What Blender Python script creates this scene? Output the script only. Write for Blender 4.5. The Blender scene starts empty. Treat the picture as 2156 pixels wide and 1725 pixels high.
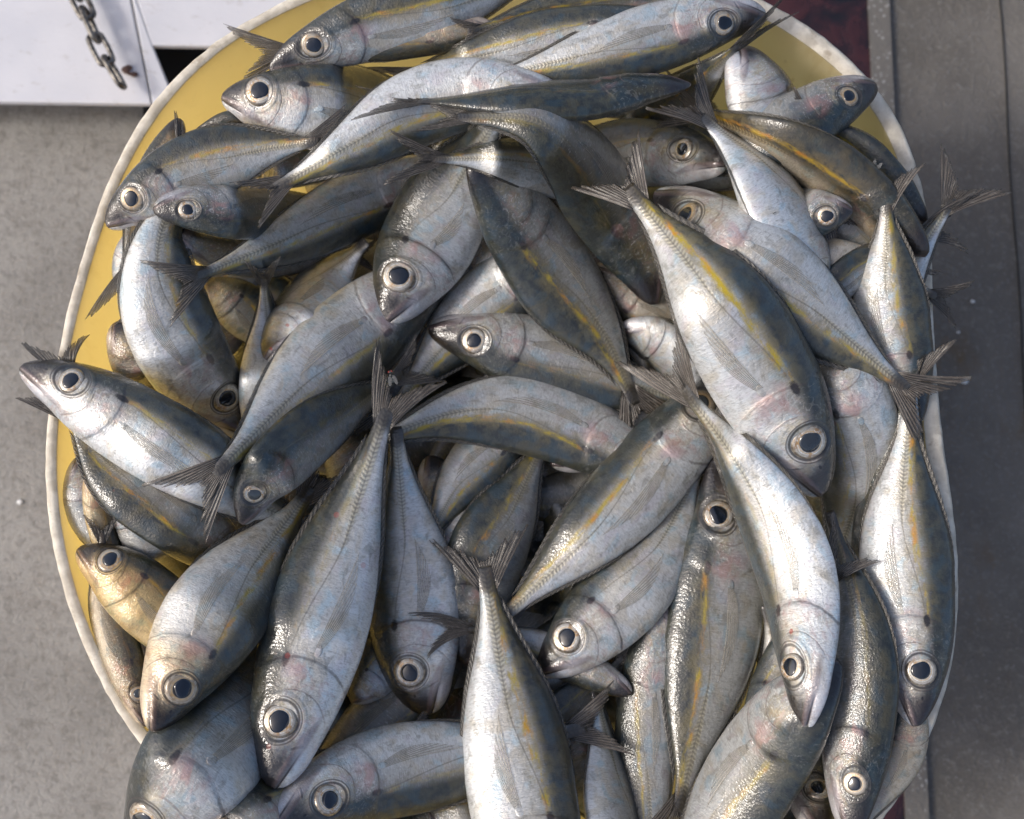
import bpy, math, random
import numpy as np
from mathutils import Vector, Matrix

SC = bpy.context.scene
COL = SC.collection
R = math.radians
rng = np.random.default_rng(7)
random.seed(7)

# ------------------------------------------------------------------ camera, sky, sun
D0 = 0.62                    # metres from the lens to the tub's rim plane at the middle
FPX = 2712.0                 # focal length in units of a 2156 wide picture
CX, CY = 1078.0, 862.5
TILT = R(9)
cam_d = bpy.data.cameras.new("camera"); cam = bpy.data.objects.new("camera", cam_d); COL.objects.link(cam)
cam_d.sensor_fit = 'HORIZONTAL'; cam_d.sensor_width = 36; cam_d.lens = 36*FPX/2156
cam.rotation_euler = (TILT, 0, 0)
CAMZ = Vector((0, -math.sin(TILT), math.cos(TILT)))
cam.location = CAMZ*D0
cam_d.clip_start = 0.01; cam_d.clip_end = 100
cam_d.dof.use_dof = True; cam_d.dof.focus_distance = D0-0.03; cam_d.dof.aperture_fstop = 11
SC.camera = cam
SUN_EL, SUN_AZ = R(42), R(186)        # azimuth measured from +x, anticlockwise: light comes from there
w = bpy.data.worlds.new("World"); SC.world = w; w.use_nodes = True
nt = w.node_tree; nt.nodes.clear()
sky = nt.nodes.new('ShaderNodeTexSky'); sky.sky_type = 'NISHITA'; sky.sun_disc = False
sky.sun_elevation = SUN_EL; sky.sun_rotation = math.pi/2-SUN_AZ
sky.air_density = 0.75; sky.dust_density = 4.0; sky.ozone_density = 0.7
bg = nt.nodes.new('ShaderNodeBackground'); bg.inputs['Strength'].default_value = 0.108
wo = nt.nodes.new('ShaderNodeOutputWorld')
nt.links.new(sky.outputs[0], bg.inputs[0]); nt.links.new(bg.outputs[0], wo.inputs[0])
sd = bpy.data.lights.new("sun", 'SUN'); sun = bpy.data.objects.new("sun", sd); COL.objects.link(sun)
sd.energy = 0.80; sd.angle = R(11); sd.color = (1.0, 0.96, 0.90)
sv = Vector((math.cos(SUN_EL)*math.cos(SUN_AZ), math.cos(SUN_EL)*math.sin(SUN_AZ), math.sin(SUN_EL)))
sun.rotation_euler = sv.to_track_quat('Z', 'Y').to_euler()
SC.view_settings.view_transform = 'Standard'; SC.view_settings.look = 'None'
SC.view_settings.exposure = 0.75; SC.view_settings.gamma = 1

# ------------------------------------------------------------------ geometry helpers
RM = np.array(Matrix.Rotation(TILT, 3, 'X'))
CL = np.array(CAMZ*D0)
def to_world(px, py, q):
    """picture coordinates + height above the rim plane along the view axis -> metres"""
    D = D0-np.asarray(q, float)
    c = np.stack([(np.asarray(px, float)-CX)*D/FPX, -(np.asarray(py, float)-CY)*D/FPX, -D], -1)
    return c@RM.T+CL
def on_plane(px, py, z):
    px = np.asarray(px, float); py = np.asarray(py, float)
    d = np.stack([(px-CX)/FPX, -(py-CY)/FPX, -np.ones_like(px)], -1)@RM.T
    t = (z-CL[2])/d[..., 2]
    return CL+d*t[..., None]
def to_pic(P):
    c = (np.asarray(P)-CL)@RM
    D = -c[..., 2]
    return c[..., 0]*FPX/D+CX, -c[..., 1]*FPX/D+CY, D0-D

def grid_faces(n, m, close_m=False, off=0):
    i = np.arange(n-1)[:, None]; j = np.arange(m if close_m else m-1)[None, :]
    j2 = (j+1) % m
    a = i*m+j; b = i*m+j2; c = (i+1)*m+j2; d = (i+1)*m+j
    return np.stack(np.broadcast_arrays(a, b, c, d), -1).reshape(-1, 4)+off

def mesh_obj(name, V, F, mat, parent=None, origin=(0, 0, 0), attrs=None, smooth=True, extra=None):
    me = bpy.data.meshes.new(name)
    V = np.asarray(V, float)-np.asarray(origin, float)
    fl = F.tolist() if isinstance(F, np.ndarray) else list(F)
    if extra: fl = fl+extra
    me.from_pydata(V.tolist(), [], fl)
    if attrs:
        for k, a in attrs.items():
            at = me.attributes.new(k, 'FLOAT_VECTOR', 'POINT')
            at.data.foreach_set('vector', np.ascontiguousarray(a, dtype=np.float32).ravel())
    if smooth: me.polygons.foreach_set('use_smooth', [True]*len(me.polygons))
    me.materials.append(mat)
    me.update()
    o = bpy.data.objects.new(name, me); COL.objects.link(o)
    if parent: o.parent = parent
    return o
def thing(name, label, cat, loc, group=None):
    o = bpy.data.objects.new(name, None); COL.objects.link(o); o.location = loc
    o.empty_display_size = 0.01
    o['label'] = label; o['category'] = cat
    if group: o['group'] = group
    return o
def ellipsoid(c, ax, n=10, m=14):
    """ax: 3x3 rows = semi axis vectors"""
    t = np.linspace(0, math.pi, n)[:, None]; p = np.linspace(0, 2*math.pi, m, endpoint=False)[None, :]
    s = np.stack([np.cos(t)+0*p, np.sin(t)*np.cos(p), np.sin(t)*np.sin(p)], -1).reshape(-1, 3)
    return s@np.asarray(ax, float)+np.asarray(c, float), grid_faces(n, m, True)
def tube(P, r, m=10, closed=False):
    P = np.asarray(P, float); n = len(P); r = np.broadcast_to(r, (n,))
    if closed: T = np.roll(P, -1, 0)-np.roll(P, 1, 0)
    else: T = np.gradient(P, axis=0)
    T /= np.linalg.norm(T, axis=1)[:, None]
    ref = np.array([0.12, 0.31, 0.94]); 
    A = np.cross(T, ref); A /= np.linalg.norm(A, axis=1)[:, None]; B = np.cross(T, A)
    a = np.linspace(0, 2*math.pi, m, endpoint=False)
    V = P[:, None]+r[:, None, None]*(np.cos(a)[None, :, None]*A[:, None]+np.sin(a)[None, :, None]*B[:, None])
    F = grid_faces(n, m, True)
    if closed:
        j = np.arange(m); j2 = (j+1) % m; o = (n-1)*m
        F = np.vstack([F, np.stack([o+j, o+j2, j2, j], -1)])
    return V.reshape(-1, 3), F
def merge(parts):
    Vs, Fs, o = [], [], 0
    for V, F in parts:
        Vs.append(V); Fs.append(np.asarray(F)+o); o += len(V)
    return np.vstack(Vs), np.vstack(Fs)
def catmull(P, n, closed=False):
    P = np.asarray(P, float)
    if closed: Q = np.vstack([P[-1], P, P[0], P[1]])
    else: Q = np.vstack([2*P[0]-P[1], P, 2*P[-1]-P[-2]])
    k = len(Q)-3; out = []
    for i in range(k):
        t = np.linspace(0, 1, 40, endpoint=False)[:, None]
        a, b, c, d = Q[i], Q[i+1], Q[i+2], Q[i+3]
        out.append(0.5*((2*b)+(-a+c)*t+(2*a-5*b+4*c-d)*t**2+(-a+3*b-3*c+d)*t**3))
    out.append(Q[-2][None]); out = np.vstack(out)
    s = np.r_[0, np.cumsum(np.linalg.norm(np.diff(out, axis=0), axis=1))]
    g = np.linspace(0, s[-1], n, endpoint=not closed)
    return np.stack([np.interp(g, s, out[:, j]) for j in range(out.shape[1])], -1), s[-1]
def blur1(a, sig):
    k = int(3*sig)+1; x = np.arange(-k, k+1); g = np.exp(-x*x/2/sig/sig); g /= g.sum()
    return np.convolve(np.pad(a, k, mode='edge'), g, 'valid')

# ------------------------------------------------------------------ node helpers
class NT:
    def __init__(s, name):
        s.m = bpy.data.materials.new(name); s.m.use_nodes = True; s.t = s.m.node_tree
        s.t.nodes.clear()
        s.out = s.t.nodes.new('ShaderNodeOutputMaterial')
        s.b = s.t.nodes.new('ShaderNodeBsdfPrincipled'); s.t.links.new(s.b.outputs[0], s.out.inputs[0])
    def put(s, sock, v):
        if isinstance(v, (int, float)): sock.default_value = v
        elif isinstance(v, tuple): sock.default_value = v if len(v) == len(sock.default_value) else (*v, 1)[:len(sock.default_value)]
        else: s.t.links.new(v, sock)
    def n(s, typ, outp=0, props=None, **kw):
        nd = s.t.nodes.new(typ)
        for k, v in (props or {}).items(): setattr(nd, k, v)
        for k, v in kw.items():
            kk = k.replace('_', ' ')
            s.put(nd.inputs[int(k[1:])] if k[0] == 'i' and k[1:].isdigit() else nd.inputs[kk], v)
        return nd.outputs[outp]
    def m_(s, op, a, b=0.0, c=0.0):
        nd = s.t.nodes.new('ShaderNodeMath'); nd.operation = op
        s.put(nd.inputs[0], a); s.put(nd.inputs[1], b); s.put(nd.inputs[2], c); return nd.outputs[0]
    def add(s, a, b): return s.m_('ADD', a, b)
    def sub(s, a, b): return s.m_('SUBTRACT', a, b)
    def mul(s, a, b): return s.m_('MULTIPLY', a, b)
    def mn(s, a, b): return s.m_('MINIMUM', a, b)
    def mx(s, a, b): return s.m_('MAXIMUM', a, b)
    def ss(s, a, lo, hi, o0=0.0, o1=1.0):
        nd = s.t.nodes.new('ShaderNodeMapRange'); nd.interpolation_type = 'SMOOTHSTEP'
        if lo > hi: lo, hi, o0, o1 = hi, lo, o1, o0
        s.put(nd.inputs[0], a)
        for i, v in enumerate((lo, hi, o0, o1)): nd.inputs[i+1].default_value = v
        return nd.outputs[0]
    def dist(s, x, y, cx, cy, kx=1.0, ky=1.0):
        dx = s.mul(s.sub(x, cx), kx); dy = s.mul(s.sub(y, cy), ky)
        return s.m_('SQRT', s.add(s.mul(dx, dx), s.mul(dy, dy)))
    def ring(s, d, r, wd):   # 1 on the line d=r
        return s.ss(s.m_('ABSOLUTE', s.sub(d, r)), wd, wd*0.25)
    def mix(s, f, a, b, blend='MIX'):
        nd = s.t.nodes.new('ShaderNodeMix'); nd.data_type = 'RGBA'; nd.blend_type = blend
        s.put(nd.inputs[0], f)
        for sock, v in ((nd.inputs[6], a), (nd.inputs[7], b)): s.put(sock, v)
        return nd.outputs[2]
    def attr(s, name): 
        nd = s.t.nodes.new('ShaderNodeAttribute'); nd.attribute_name = name; return nd.outputs['Vector']
    def sep(s, v):
        nd = s.t.nodes.new('ShaderNodeSeparateXYZ'); s.t.links.new(v, nd.inputs[0]); return nd.outputs
    def comb(s, x, y, z):
        nd = s.t.nodes.new('ShaderNodeCombineXYZ')
        for i, v in enumerate((x, y, z)): s.put(nd.inputs[i], v)
        return nd.outputs[0]
    def noise(s, v, scale, detail=4, rough=0.55, dist=0.0, col=False):
        nd = s.t.nodes.new('ShaderNodeTexNoise'); s.t.links.new(v, nd.inputs['Vector'])
        nd.inputs['Scale'].default_value = scale; nd.inputs['Detail'].default_value = detail
        nd.inputs['Roughness'].default_value = rough; nd.inputs['Distortion'].default_value = dist
        return nd.outputs['Color' if col else 'Fac']
    def voro(s, v, scale, feat='F1', outp='Distance'):
        nd = s.t.nodes.new('ShaderNodeTexVoronoi'); nd.feature = feat; s.t.links.new(v, nd.inputs['Vector'])
        nd.inputs['Scale'].default_value = scale; return nd.outputs[outp]
    def vmul(s, v, k):
        nd = s.t.nodes.new('ShaderNodeVectorMath'); nd.operation = 'MULTIPLY'; s.t.links.new(v, nd.inputs[0])
        nd.inputs[1].default_value = k; return nd.outputs[0]
    def vadd(s, v, k):
        nd = s.t.nodes.new('ShaderNodeVectorMath'); nd.operation = 'ADD'; s.t.links.new(v, nd.inputs[0]); s.put(nd.inputs[1], k); return nd.outputs[0]
    def bump(s, h, strength, dist, nrm=None):
        nd = s.t.nodes.new('ShaderNodeBump'); nd.inputs['Strength'].default_value = strength; nd.inputs['Distance'].default_value = dist
        s.t.links.new(h, nd.inputs['Height'])
        if nrm: s.t.links.new(nrm, nd.inputs['Normal'])
        return nd.outputs[0]
    def set(s, **kw):
        for k, v in kw.items(): s.put(s.b.inputs[k.replace('_', ' ')], v)
        return s.m

EYE_X, EYE_Y, EYE_R = 1.10, 0.15, 0.325

def fish_skin():
    g = NT('fish_skin')
    hf = g.sep(g.attr('hd')); rest = g.attr('rest'); par = g.attr('par'); near = g.attr('near')
    X, Y, rel = g.sep(rest); tone, warm, rnd = g.sep(par); _, stripe_k, blood = g.sep(near)
    P = g.vadd(g.comb(X, Y, g.sep(near)[0]), g.comb(g.mul(rnd, 37.0), g.mul(rnd, 91.0), 0.0))
    n1 = g.noise(P, 1.3, 3); n2 = g.noise(P, 5.0, 5, 0.62); 
    n3 = g.noise(g.vmul(P, (1.0, 0.45, 1.0)), 26, 4, 0.65)
    nstr = g.noise(g.vmul(P, (9.0, 1.6, 1.6)), 5.0, 4, 0.6, 0.6)      # short streaks across the body
    nc = g.sep(g.noise(P, 2.3, 3, 0.5, 0.4, col=True))
    relj = g.add(rel, g.mul(g.sub(n2, 0.5), 0.22))
    # pigment from belly to back
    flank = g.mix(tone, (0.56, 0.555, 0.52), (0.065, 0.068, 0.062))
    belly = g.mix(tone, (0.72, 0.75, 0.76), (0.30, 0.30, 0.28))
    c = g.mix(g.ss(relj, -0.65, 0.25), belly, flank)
    # iridescent washes
    c = g.mix(g.mul(g.ss(nc[0], 0.50, 0.66), 0.55), c, g.mix(tone, (0.60, 0.54, 0.42), (0.15, 0.115, 0.065)))
    c = g.mix(g.mul(g.ss(nc[1], 0.52, 0.68), 0.65), c, g.mix(tone, (0.48, 0.66, 0.76), (0.045, 0.085, 0.115)))
    c = g.mix(g.mul(g.ss(nc[2], 0.54, 0.70), 0.50), c, g.mix(tone, (0.64, 0.60, 0.65), (0.16, 0.14, 0.15)))
    # mottling and streaks
    c = g.mix(g.mul(g.ss(nstr, 0.50, 0.28), 0.40), c, (0.13, 0.125, 0.11), 'MIX')
    c = g.mix(g.mul(g.ss(g.noise(g.vmul(P, (1, 1.5, 1)), 3.2, 5, 0.7, 0.5), 0.50, 0.32), 0.50), c, (0.17, 0.165, 0.13))
    c = g.mix(g.mul(g.ss(nstr, 0.55, 0.75), 0.5), c, (0.86, 0.86, 0.84))
    c = g.mix(g.mul(g.ss(n3, 0.55, 0.30), 0.32), c, (0.20, 0.19, 0.17))
    # dark back
    ridge = g.ss(g.add(relj, hf[1]), 0.14, 0.58)
    backc = g.mix(g.ss(n2, 0.34, 0.74), (0.006, 0.010, 0.010), (0.040, 0.045, 0.032))
    backc = g.mix(g.mul(g.ss(nc[1], 0.48, 0.62), 0.6), backc, (0.010, 0.030, 0.045))
    backc = g.mix(g.mul(g.ss(nc[0], 0.5, 0.66), 0.5), backc, (0.060, 0.052, 0.022))
    c = g.mix(g.mul(ridge, 0.95), c, backc)
    # greenish-silver band just above the stripe
    # yellow stripe
    ys = g.sub(0.55, g.mul(X, 0.078))
    dstr = g.m_('ABSOLUTE', g.add(g.sub(Y, ys), g.mul(g.sub(n2, 0.5), 0.14)))
    patch = g.ss(g.noise(g.vmul(P, (1.0, 3.0, 1.0)), 1.7, 5, 0.7), 0.40, 0.62)
    stripe = g.mul(g.mul(g.ss(dstr, 0.11, 0.01), patch), g.mul(g.ss(X, 1.9, 2.5), stripe_k))
    band = g.mul(g.ss(dstr, 0.36, 0.06), g.mul(g.ss(X, 1.9, 2.6), stripe_k))
    c = g.mix(g.mul(band, g.mul(g.ss(n2, 0.35, 0.6), 0.35)), c, (0.26, 0.21, 0.09))
    c = g.mix(g.mul(stripe, 0.8), c, g.mix(g.ss(nc[2], 0.36, 0.52), (0.56, 0.26, 0.012), (0.44, 0.33, 0.012)))
    # lateral line: arched, then straight with scutes toward the tail
    yl = g.mul(g.ss(X, 4.3, 2.2), 0.34)
    dl = g.m_('ABSOLUTE', g.sub(Y, yl))
    scw = g.ss(X, 3.5, 5.4, 0.0, 0.075)
    scm = g.mul(g.ss(g.sub(dl, scw), 0.03, -0.02), g.ss(X, 3.4, 4.4))
    rib = g.m_('SINE', g.add(g.mul(X, 78.0), g.mul(dl, -38.0)))
    rib01 = g.add(g.mul(rib, 0.5), 0.5)
    c = g.mix(g.mul(scm, 0.55), c, g.mix(rib01, (0.16, 0.14, 0.09), g.mix(tone, (0.60, 0.56, 0.40), (0.24, 0.21, 0.12))))
    c = g.mix(g.mul(g.mul(g.ss(dl, 0.022, 0.008), g.ss(X, 2.1, 2.5)), 0.45), c, (0.12, 0.11, 0.09))
    # keel line on belly
    # head
    head = g.ss(X, 2.25, 1.9)
    dE = g.dist(X, Y, EYE_X, EYE_Y)
    cheek = g.mul(g.mul(head, g.sub(1.0, ridge)), g.ss(dE, 0.9, 0.4))
    c = g.mix(g.mul(cheek, g.mul(g.ss(n2, 0.4, 0.65), 0.4)), c, (0.46, 0.36, 0.16))
    c = g.mix(g.mul(g.mul(head, g.sub(1.0, ridge)), g.mul(g.ss(g.noise(P, 3.1, 4, 0.6, 1.5), 0.52, 0.62), 0.3)), c, (0.42, 0.24, 0.22))
    c = g.mix(g.mul(g.mul(head, g.sub(1.0, g.mul(ridge, 0.85))), g.mul(g.ss(g.noise(P, 7, 4, 0.6, 2.0), 0.54, 0.66), 0.5)), c, (0.80, 0.80, 0.76))
    sn = g.add(X, g.mul(g.sub(n2, 0.5), 0.3))
    snout = g.mul(g.ss(sn, 1.0, 0.40), g.ss(g.add(Y, g.mul(X, 0.3)), -0.20, 0.10))
    c = g.mix(g.mul(snout, 0.95), c, (0.018, 0.014, 0.014))
    dM = g.dist(g.add(X, g.mul(Y, 0.9)), g.sub(Y, g.mul(X, -0.42)), 0.38, 0.0, 1.5, 5.0)
    c = g.mix(g.mul(g.ss(dM, 0.7, 0.4), 0.65), c, (0.13, 0.085, 0.085))
    # jaw line from the tip back and down
    jl = g.m_('ABSOLUTE', g.sub(Y, g.sub(-0.03, g.mul(X, 0.50))))
    jaw = g.mul(g.ss(jl, 0.030, 0.008), g.ss(X, 0.66, 0.56))
    jl2 = g.m_('ABSOLUTE', g.sub(X, g.add(0.62, g.mul(Y, -0.35))))
    jaw2 = g.mul(g.ss(jl2, 0.03, 0.01), g.mul(g.ss(Y, -0.40, -0.36), g.ss(Y, -0.12, -0.2)))
    # gill cover and cheek plate edges
    dG = g.dist(X, Y, 1.20, -0.02, 1.0, 0.92); wob = g.mul(g.sub(n2, 0.5), 0.06)
    dGw = g.add(dG, wob)
    gill = g.mul(g.ring(dGw, 1.0, 0.035), g.mul(g.ss(X, 1.45, 1.75), g.ss(Y, 0.62, 0.5)))
    pre = g.mul(g.ring(g.add(g.dist(X, Y, 1.0, -0.02), wob), 0.66, 0.022), g.mul(g.ss(X, 1.0, 1.4), g.ss(Y, 0.3, 0.1)))
    pre2 = g.mul(g.ring(g.add(g.dist(X, Y, 1.0, 0.0), wob), 0.80, 0.016), g.mul(g.ss(X, 1.1, 1.5), g.ss(Y, 0.3, 0.1)))
    orb = g.ring(dE, EYE_R+0.075, 0.022); orb2 = g.ring(dE, EYE_R+0.015, 0.04)
    c = g.mix(g.mul(gill, g.ss(n1, 0.4, 0.6, 0.05, 0.5)), c, (0.07, 0.05, 0.045))
    c = g.mix(g.mul(g.mx(pre, g.mul(pre2, 0.3)), 0.4), c, (0.16, 0.10, 0.09))
    c = g.mix(g.mul(g.mul(orb, hf[0]), 0.7), c, (0.06, 0.05, 0.045))
    c = g.mix(g.mul(g.mul(orb2, hf[0]), 0.85), c, (0.03, 0.027, 0.025))
    c = g.mix(g.mx(g.mul(jaw, 0.9), g.mul(jaw2, 0.6)), c, (0.03, 0.02, 0.02))
    c = g.mix(g.mul(g.ss(g.dist(X, Y, 0.56, 0.17, 1.0, 1.5), 0.05, 0.025), 0.9), c, (0.01, 0.008, 0.008))
    c = g.mix(g.mul(g.mul(head, g.ss(Y, -0.18, -0.34)), g.mul(g.ss(X, 1.3, 0.5), 0.5)), c, (0.62, 0.60, 0.64))
    # black notch at the top of the gill opening, shoulder knob of the fin
    spot = g.ss(g.add(g.dist(X, Y, 2.10, 0.36, 0.9, 1.7), g.mul(g.sub(n3, 0.5), 0.1)), 0.15, 0.08)
    c = g.mix(g.mul(spot, 0.92), c, (0.018, 0.016, 0.016))
    pink = g.ss(g.dist(X, Y, 2.05, -0.05, 1.0, 0.8), 0.42, 0.1)
    c = g.mix(g.mul(pink, g.mul(g.ss(nc[2], 0.45, 0.6), 0.5)), c, (0.42, 0.22, 0.20))
    # orange-red flecks
    fl = g.ss(g.voro(P, 1.5), 0.095, 0.06)
    fl = g.mul(fl, g.ss(g.noise(P, 0.9, 1), 0.50, 0.53))
    c = g.mix(g.mul(fl, blood), c, (0.42, 0.04, 0.015))
    tb = g.ss(g.add(X, g.mul(g.sub(n2, 0.5), 0.3)), 5.95, 6.35)
    c = g.mix(g.mul(tb, 0.9), c, (0.035, 0.030, 0.026))
    # brassy cast; on lower left heads it paints yellow light from the tub
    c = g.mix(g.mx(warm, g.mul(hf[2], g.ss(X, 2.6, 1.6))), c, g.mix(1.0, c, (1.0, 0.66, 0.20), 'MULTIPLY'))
    # relief
    # overlapping scale relief
    sc = g.voro(g.vmul(P, (1.25, 1.0, 0.6)), 17.0, 'F1')
    h = g.add(g.mul(sc, 0.2), g.mul(n3, 0.28))
    h = g.add(h, g.mul(nstr, 1.1)); h = g.add(h, g.mul(g.noise(P, 7.0, 3, 0.6, 1.0), 1.6))
    h = g.add(h, g.mul(g.mul(rib01, scm), 0.55))
    h = g.add(h, g.mul(g.ss(dGw, 1.02, 0.96), g.mul(head, 1.6)))
    h = g.sub(h, g.mul(gill, 0.5)); h = g.sub(h, g.mul(g.mx(pre, g.mul(pre2, 0.3)), 0.6))
    h = g.add(h, g.mul(g.ring(dE, EYE_R+0.12, 0.06), hf[0])); h = g.sub(h, g.mul(g.mul(orb, hf[0]), 0.8))
    h = g.sub(h, g.mul(g.mx(jaw, jaw2), 2.0))
    h = g.add(h, g.mul(g.mul(head, g.noise(P, 4.5, 4, 0.6, 1.5)), 1.2))
    nb = g.bump(h, 0.36, 0.0006)
    hc = g.add(g.mul(n2, 1.0), g.mul(n3, 0.15))
    cb = g.bump(g.add(hc, g.mul(sc, 0.3)), 0.45, 0.0009)
    met = g.ss(relj, 0.5, 0.1, 0.0, 0.34)
    rough = g.add(0.33, g.mul(n3, 0.22))
    return g.set(Base_Color=c, Metallic=met, Roughness=rough, Normal=nb, Coat_Weight=0.9, Coat_Roughness=0.035, Coat_Normal=cb,
                 Specular_IOR_Level=0.3, Coat_IOR=1.65)

def iris_mat():
    g = NT('fish_iris'); r, a, rnd = g.sep(g.attr('eye'))
    P = g.comb(g.mul(g.m_('SINE', a), 2.0), g.mul(g.m_('COSINE', a), 2.0), g.add(g.mul(r, 3.0), g.mul(rnd, 50.0)))
    n = g.noise(P, 2.0, 4, 0.6)
    big = g.noise(g.comb(g.m_('SINE', a), g.m_('COSINE', a), g.mul(rnd, 20.0)), 0.9, 1)
    c = g.mix(g.ss(big, 0.45, 0.62), (0.56, 0.54, 0.46), (0.46, 0.27, 0.11))
    c = g.mix(g.ss(n, 0.42, 0.65), c, (0.78, 0.78, 0.74))
    c = g.mix(g.mul(g.ss(g.add(g.m_('FRACT', g.mul(rnd, 7.3)), g.mul(g.sub(n, 0.5), 0.8)), 0.55, 0.8), 0.7), c, (0.42, 0.30, 0.16))
    c = g.mix(g.ss(g.add(r, g.mul(g.sub(n, 0.5), 0.12)), 0.74, 0.95), c, g.mix(g.ss(n, 0.4, 0.6), (0.16, 0.13, 0.10), (0.36, 0.31, 0.24)))
    c = g.mix(g.mul(g.ring(r, 0.78, 0.04), 0.6), c, (0.26, 0.20, 0.14))
    c = g.mix(g.ss(r, 0.60, 0.54), c, (0.04, 0.035, 0.03))
    c = g.mix(g.mul(g.ring(r, 0.64, 0.05), 0.6), c, (0.62, 0.40, 0.16))
    return g.set(Base_Color=c, Metallic=0.45, Roughness=0.32, Coat_Weight=1.0, Coat_Roughness=0.03, Normal=g.bump(n, 0.3, 0.0004))
def pupil_mat():
    g = NT('fish_pupil'); tc = g.n('ShaderNodeTexCoord', 3)
    n = g.noise(tc, 300, 3)
    rr_ = g.sep(g.attr('eye'))[2]; cl = g.ss(g.m_('FRACT', g.mul(rr_, 17.7)), 0.78, 1.0, 0.0, 0.8)
    return g.set(Base_Color=g.mix(cl, g.mix(n, (0.002, 0.003, 0.006), (0.010, 0.016, 0.028)), (0.10, 0.115, 0.12)), Roughness=0.12, Coat_Weight=1.0, Coat_Roughness=0.02)
def fin_mat(name, c0, c1, a0, a1):
    g = NT(name); s, t, rnd = g.sep(g.attr('fin'))
    ray = g.m_('SINE', g.mul(s, 6.2832)); r01 = g.add(g.mul(ray, 0.5), 0.5)
    n = g.noise(g.comb(g.mul(s, 0.6), g.mul(t, 3.0), g.mul(rnd, 40.0)), 2.0, 4, 0.6)
    c = g.mix(r01, c0, c1); c = g.mix(g.mul(g.ss(n, 0.5, 0.7), 0.5), c, (0.30, 0.28, 0.24))
    al = g.add(a0, g.mul(r01, a1-a0)); al = g.mul(al, g.ss(t, 1.1, 0.5, 0.55, 1.0))
    return g.set(Base_Color=c, Roughness=0.38, Alpha=al, Coat_Weight=0.4, Coat_Roughness=0.12, Specular_IOR_Level=0.6, Normal=g.bump(g.add(r01, g.mul(n, 0.5)), 0.7, 0.0004))
M_SKIN = fish_skin(); M_IRIS = iris_mat(); M_PUP = pupil_mat()
M_TAIL = fin_mat('tail_fin_membrane', (0.040, 0.035, 0.028), (0.12, 0.10, 0.08), 0.72, 0.98)
M_EDGE = fin_mat('folded_fin', (0.085, 0.078, 0.064), (0.10, 0.092, 0.076), 0.65, 0.8)
M_FIN = fin_mat('fin_membrane', (0.26, 0.22, 0.15), (0.50, 0.46, 0.37), 0.03, 0.36)

# ------------------------------------------------------------------ the tub
rimpts = [(600,0),(470,72),(380,150),(300,242),(250,330),(210,420),(176,520),(150,620),(127,710),(106,810),(97,905),(95,1000),(106,1130),
          (138,1270),(192,1400),(250,1500),(318,1602),(420,1710),(600,1850),(850,1960),(1150,2000),(1450,1970),(1700,1870),(1850,1742),
          (1918,1640),(1962,1540),(1996,1440),(2018,1340),(2021,1200),(2004,1050),(1985,900),(1970,700),(1962,530),(1945,400),(1918,310),(1868,212),
          (1795,128),(1700,52),(1590,-8),(1400,-80),(1100,-125),(820,-85)]
NR = 420
rim2, _ = catmull(rimpts, NR, True)
_f = np.fft.fft(rim2[:, 0]+1j*rim2[:, 1]); _f[11:-10] = 0; _f = np.fft.ifft(_f); rim2 = np.stack([_f.real, _f.imag], -1)
RIM = on_plane(rim2[:, 0], rim2[:, 1], 0.0)                 # outer edge of the lip
RC = RIM.mean(0)
inw = RC-RIM; inw[:, 2] = 0
tg = np.roll(RIM, -1, 0)-np.roll(RIM, 1, 0); nin = np.stack([-tg[:, 1], tg[:, 0], 0*tg[:, 0]], -1)
nin /= np.linalg.norm(nin, axis=1)[:, None]
if (nin*inw).sum() < 0: nin = -nin
ii = np.arange(NR)
def wob(k, amp, seed):
    r = np.random.default_rng(seed); v = r.normal(size=NR); f = np.fft.rfft(v); f[k:] = 0; v = np.fft.irfft(f, NR); return amp*v/np.std(v)
lw = 0.0056+wob(14, 0.0004, 3)+0.0028*np.clip(RIM[:, 0]/0.1, 0, 1)                                      # lip width
jag = wob(160, 0.00016, 5)+wob(30, 0.0002, 6)
def ringat(off, z):                                          # off: inward offset from the rim's outer edge
    sc = 1-0.62*abs(z)
    P = RC+(RIM-RC)*sc+nin*np.asarray(off)[..., None] if np.ndim(off) else RC+(RIM-RC)*sc+nin*off
    P = P.copy(); P[:, 2] = z
    return P
prof = []
for z in (-0.30, -0.2, -0.1, -0.04, -0.012): prof.append(ringat(0.0008, z))
p = ringat(0.0+jag*0.6, -0.003); prof.append(p)
p = ringat(0.0004+jag*0.8, -0.0006); prof.append(p)
for t_ in (0.2, 0.4, 0.6, 0.8):
    p = ringat(lw*t_+jag, 0.0); p[:, 2] = 0.0009*math.sin(t_*3.14)+wob(140, 0.00012, 20+int(t_*10)); prof.append(p)
p = ringat(lw+jag*0.4, -0.0006); prof.append(p)
ninner0 = len(prof)
for z in (-0.002, -0.006, -0.012, -0.02, -0.03, -0.045, -0.06, -0.09, -0.14, -0.2, -0.27, -0.29): prof.append(ringat(lw*(1-min(1, -z*8)*0.3), z)+0*p)
prof.append(RC+(prof[-1]-RC)*0.97); prof[-1][:, 2] = -0.296
prof.append(RC+(prof[-1]-RC)*0.03); prof[-1][:, 2] = -0.297
TV = np.concatenate(prof); TF = grid_faces(len(prof), NR, True)
side = np.concatenate([np.full(NR, 1.0 if 5 <= i < ninner0 else 0.0) for i in range(len(prof))])
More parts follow.
